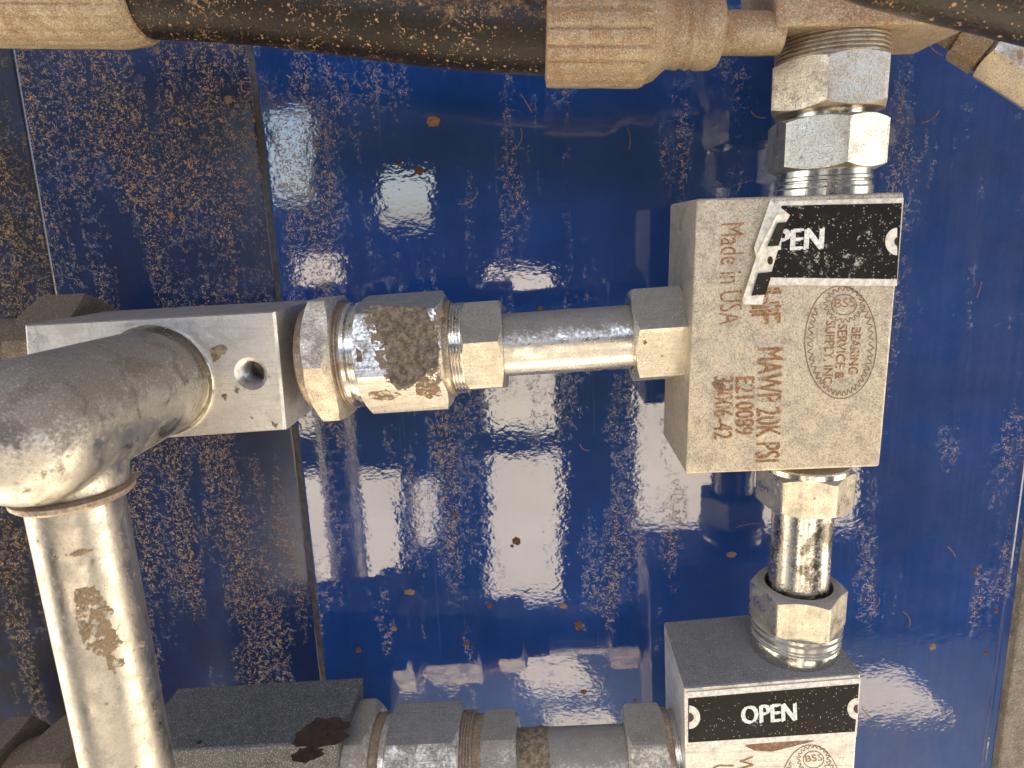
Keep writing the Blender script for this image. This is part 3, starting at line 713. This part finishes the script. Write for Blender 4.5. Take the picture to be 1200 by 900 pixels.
o = build('long_tube', lathe([(-.22, 0), (-.22, tr), (-.0045, tr), (-.0045, 0)], 96), M['tube'], mw=Matrix.Translation(TP + Vector((0, 0, -er * .8))))
tag(o, 'long bright tube dropping from the elbow at the left, smeared with dried mud', 'tube')
del sm, rm

# brown fittings behind the tee block
fl = lambda x: W(x, 0, .25)
AX2 = Axis(W(0, 432, .245), W(200, 424, .245), True)
nut(AX2, 62, 122, 84, 30, 'brown hexagon fitting showing above the tee block', 'brown', [(-60, 62, 58, 'ring', 'brown')], name='hex_fitting', cat='fitting', group='brown fittings at the left edge')
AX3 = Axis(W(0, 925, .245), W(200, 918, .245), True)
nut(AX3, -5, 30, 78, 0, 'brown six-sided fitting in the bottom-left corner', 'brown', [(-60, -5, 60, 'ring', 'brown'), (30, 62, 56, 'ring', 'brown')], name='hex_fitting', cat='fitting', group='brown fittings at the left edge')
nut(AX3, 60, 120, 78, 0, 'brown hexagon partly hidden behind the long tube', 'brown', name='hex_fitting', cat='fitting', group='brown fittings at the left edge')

# ------------------------------------------------------------------ hose assembly along the top
YH = .222
def sweep(pts, rad, seg=48, modr=None, bm=None):
    bm = bm or bmesh.new(); rings = []
    for i, p in enumerate(pts):
        a = pts[max(0, i - 1)]; b = pts[min(len(pts) - 1, i + 1)]; F_ = frame(p, b - a); r = rad(i) if callable(rad) else rad
        rings.append([bm.verts.new(F_ @ Vector((r * math.cos(t), r * math.sin(t), 0))) for t in (2 * math.pi * k / seg for k in range(seg))])
    for a, b in zip(rings, rings[1:]):
        for k in range(seg): bm.faces.new((a[k], a[(k + 1) % seg], b[(k + 1) % seg], b[k]))
    bm.faces.new(rings[0][::-1]); bm.faces.new(rings[-1]); return bm
hose = empty('hydraulic_hose', Matrix.Translation(W(400, 20, YH)), 'black rubber hose across the top, caked with tan dust, ribbed ferrules at both ends', 'hose')
bpy.context.view_layer.update(); hi = hose.matrix_world.inverted()
kp = [(-60, -14), (60, -10), (170, -6), (280, 0), (400, 14), (520, 29), (640, 37), (700, 38)]
def cr(t):
    n = len(kp) - 1; i = min(int(t * n), n - 1); u = t * n - i; p = [kp[max(0, min(n, i + k))] for k in (-1, 0, 1, 2)]
    return tuple(.5 * (2 * p[1][c] + (p[2][c] - p[0][c]) * u + (2 * p[0][c] - 5 * p[1][c] + 4 * p[2][c] - p[3][c]) * u * u + (3 * p[1][c] - p[0][c] - 3 * p[2][c] + p[3][c]) * u ** 3) for c in (0, 1))
path = [hi @ W(*cr(i / 60), YH) for i in range(61)]
hr = 47 * proj(W(400, 15, YH)).z / FPX
build('rubber_hose', sweep(path, hr), M['rubber'], hose)
AF = Axis(W(643, 38, YH), W(900, 39, YH), True)
def ferr(ax, st, mat, name, flutes=20, amp=.05, parent=hose):
    m0 = parent.matrix_world.inverted() @ ax.frame(0)
    pr = [(ax.t(st[0][0]), 0)] + [(ax.t(c), ax.r(c, rp)) for c, rp in st] + [(ax.t(st[-1][0]), 0)]
    # densify for the flutes
    dn = [pr[0]]
    for a, b in zip(pr[1:-1], pr[2:-1]):
        k = max(1, int(abs(b[0] - a[0]) / .002)); dn += [(a[0] + (b[0] - a[0]) * i / k, a[1] + (b[1] - a[1]) * i / k) for i in range(k)]
    dn += [pr[-2], pr[-1]]
    fn = (lambda a, z: 1 - amp * abs(math.sin(a * flutes / 2)) ** 14 + .006 * noise.noise(Vector((a * 3, z * 300, 1)))) if flutes else (lambda a, z: 1 + .014 * noise.noise(Vector((math.cos(a) * 2, math.sin(a) * 2, z * 260))))
    return build(name, lathe(dn, 144, M=m0, mod=fn), M[mat], parent)
ferr(AF, [(640, 50), (642, 59), (650, 60), (752, 60), (757, 58)], 'dusty', 'ferrule')
ferr(AF, [(756, 57), (760, 55), (768, 52), (779, 42), (783, 39), (795, 40), (800, 37.5), (806, 40), (812, 38), (818, 40.5), (834, 40), (842, 36), (845, 28)], 'dusty', 'ferrule_tail', 0)
ferr(AF, [(840, 24), (850, 24), (880, 24), (915, 23)], 'dusty', 'hose_stem', 0)
AG = Axis(W(-20, -8, YH), W(170, -5, YH), True)
ferr(AG, [(-60, 57), (-10, 58), (138, 57), (160, 54), (170, 50), (171, 46)], 'dusty', 'ferrule', 22, .03)

# manifold block at top right
mb = quadblock([(911, -75), (1165, -90), (1150, 27), (911, 31)], .2145, .036, 'manifold_block', 'dust-caked manifold block at the top edge above the vertical nuts', 'dusty', 'manifold', .0012)
# blurred hose nearer to the viewer at the top right
YN = .17
pts = [W(x, y, YN) for x, y in ((985, -60), (1040, -42), (1100, -26), (1160, -12), (1230, 6), (1300, 30))]
c0 = pts[0].copy(); fh = empty('hydraulic_hose', Matrix.Translation(c0), 'out-of-focus dusty black hose crossing the top right corner', 'hose')
pp = []
for i in range(len(pts) - 1):
    for k in range(6): pp.append(pts[i].lerp(pts[i + 1], k / 6) - c0)
build('rubber_hose', sweep(pp, 46 * proj(pts[2]).z / FPX), M['rubber'], fh)
# angled hexagon fitting in the top right corner
a0, a1 = W(1112, 28, .245), W(1215, 92, .232); d = a1 - a0; mid = a0.lerp(a1, .5)
fg = empty('hex_fitting', frame(mid, d), 'dusty angled hexagon fitting in the top right corner', 'fitting')
L = d.length / 2; rr = 31 * proj(mid).z / FPX
build('body', hexa(-L * .62, -L * .02, rr, R(5)), M['dusty'], fg)
build('body', hexa(L * .04, L * 1.3, rr * 1.12, R(25)), M['dusty_nut'], fg)
build('stem', lathe([(-L * 1.5, 0), (-L * 1.5, rr * .7), (L * .1, rr * .7), (L * .1, 0)]), M['dusty'], fg)

# ------------------------------------------------------------------ mud patches
def mud(poly_px, Y, parent, name='mud_patch', h=.0012, mat='mud', step=.00035, curve=None):
    P = [W(x, y, Y) for x, y in poly_px]; x0 = min(p.x for p in P); x1 = max(p.x for p in P); z0 = min(p.z for p in P); z1 = max(p.z for p in P)
    def dist(x, z):
        ins = False; dm = 1e9; n = len(P)
        for i in range(n):
            a, b = P[i], P[(i + 1) % n]
            if (a.z > z) != (b.z > z) and x < (b.x - a.x) * (z - a.z) / (b.z - a.z) + a.x: ins = not ins
            ex, ez = b.x - a.x, b.z - a.z; t = max(0, min(1, ((x - a.x) * ex + (z - a.z) * ez) / (ex * ex + ez * ez)))
            dm = min(dm, math.hypot(x - a.x - ex * t, z - a.z - ez * t))
        return dm if ins else -dm
    nx = int((x1 - x0) / step) + 3; nz = int((z1 - z0) / step) + 3; bm = bmesh.new(); G = {}; inv = parent.matrix_world.inverted()
    for i in range(nx):
        for j in range(nz):
            x, z = x0 + (i - 1) * step, z0 + (j - 1) * step; d = dist(x, z) + noise.noise(Vector((x * 700, 0, z * 700))) * .0006
            if d > -.0002:
                k = min(1, max(0, d) / .0009) ** .5; hh = h * k * (.55 + .6 * abs(noise.noise(Vector((x * 260, 3, z * 260)))) + .5 * noise.noise(Vector((x * 1400, 3, z * 1400))))
                yy = (curve(x, z) if curve else Y)
                G[i, j] = bm.verts.new(inv @ Vector((x, yy - hh + (.0004 if d < 0 else 0), z)))
    for (i, j) in list(G):
        q = [(i, j), (i + 1, j), (i + 1, j + 1), (i, j + 1)]
        if all(t in G for t in q): bm.faces.new([G[t] for t in q])
    for v in [v for v in bm.verts if not v.link_faces]: bm.verts.remove(v)
    return build(name, bm, M[mat], parent, sharp=60)
bpy.context.view_layer.update()
ad = [o for o in bpy.data.objects if o.name == 'hex_adapter'][0]
apo = AH.r(468, 71) * math.cos(R(30)); nphi = R(11 - 30)        # outward direction of the big front facet
def facet(x, z):
    A = AH.A; dx = (x - A.x) / AH.d.x; zc = A.z + AH.d.z * dx; up = z - zc
    cu, su = math.cos(nphi), math.sin(-nphi)                      # facet normal = (-Y*cu, +Z*su)
    return YA - (apo - up * su) / cu
yb = YA - apo
n2 = R(11 + 30)
def lower(x, z):
    A = AH.A; up = z - (A.z + AH.d.z * (x - A.x) / AH.d.x); return YA - (apo + up * math.sin(n2)) / math.cos(n2)
mud([(428, 360), (478, 361), (496, 362), (510, 388), (516, 410), (514, 432), (504, 430), (498, 440), (483, 452), (470, 454), (459, 446), (455, 430), (450, 408), (438, 388)], yb, ad, 'mud_patch', .0009, curve=facet)
mud([(416, 407), (424, 412), (426, 424), (418, 425)], yb, ad, 'mud_patch', .0004, curve=facet)
mud([(486, 446), (500, 440), (513, 446), (516, 468), (500, 474), (484, 466)], yb, ad, 'mud_smear', .0002, 'mud_thin', curve=lower)
mud([(428, 462), (450, 458), (470, 466), (450, 476), (430, 474)], yb, ad, 'mud_smear', .0002, 'mud_thin', curve=lower)
mud([(420, 364), (517, 364), (519, 370), (512, 400), (520, 446), (500, 452), (455, 446), (440, 420), (424, 380)], yb, ad, 'mud_smear', .00015, 'mud_thin', curve=facet)
def on_tube(x, z):
    dx = x - TP.x; return YE - math.sqrt(max(1e-9, tr * tr - dx * dx))
lt = [o for o in bpy.data.objects if o.name == 'long_tube'][0]
yt = YE - tr
mud([(84, 690), (102, 692), (112, 712), (120, 730), (118, 742), (130, 768), (118, 778), (98, 762), (88, 730)], yt, lt, 'mud_smear', .0004, 'mud_thin', curve=on_tube)
mud([(118, 772), (126, 780), (134, 792), (126, 800), (118, 786)], yt, lt, 'mud_smear', .0003, 'mud_thin', curve=on_tube)
mud([(70, 652), (86, 646), (102, 651), (90, 656)], yt, lt, 'mud_smear', .0004, 'mud_thin', curve=on_tube)
for c, h in (([(246, 408), (262, 402), (268, 410), (258, 420), (249, 426)], .0002), ([(259, 463), (264, 459), (268, 464), (264, 470)], .0005), ([(275, 452), (281, 455), (279, 462), (274, 459)], .0003),
             ([(319, 494), (326, 496), (324, 502), (318, 500)], .0003), ([(293, 488), (299, 489), (297, 493)], .0003)):
    mud(c, YT, t1, 'mud_spot', h, step=.0003)
mud([(751, 398), (757, 396), (760, 401), (755, 404)], YA - AH.r(770, 59) * .9, [o for o in bpy.data.objects if o.get('label', '').startswith('scratched hex')][0], 'mud_spot', .0006, step=.0003)
mud([(833, 446), (845, 444), (852, 452), (846, 462), (838, 458)], YF, vb, 'mud_spot', .0002, step=.0003)

# pale dry fibres and scratch curls stuck to the paint
rf = random.Random(5)
for px, py, a, ln in ((862, 618, -20, 30), (1052, 95, 62, 34), (1100, 130, 120, 26), (610, 150, 70, 30), (735, 150, 65, 26), (820, 330, 20, 18), (1065, 735, -70, 22), (935, 160, 80, 24), (560, 225, 110, 30), (1110, 640, 40, 16),
                      (1030, 700, 75, 14), (880, 130, 60, 20), (1010, 830, 50, 20), (520, 400, 30, 18), (610, 110, 55, 26), (1150, 330, 100, 20), (680, 520, 80, 14), (1085, 45, 70, 30)):
    pts = []; x, y, t = px, py, R(a); dt = rf.uniform(-.22, .22)
    for i in range(9): pts.append((x, y)); x += ln / 8 * math.cos(t); y += ln / 8 * math.sin(t); t += dt
    line(pts, .9, wall, 'sand', 'dry_fibre', Y=YP, lift=.0002)
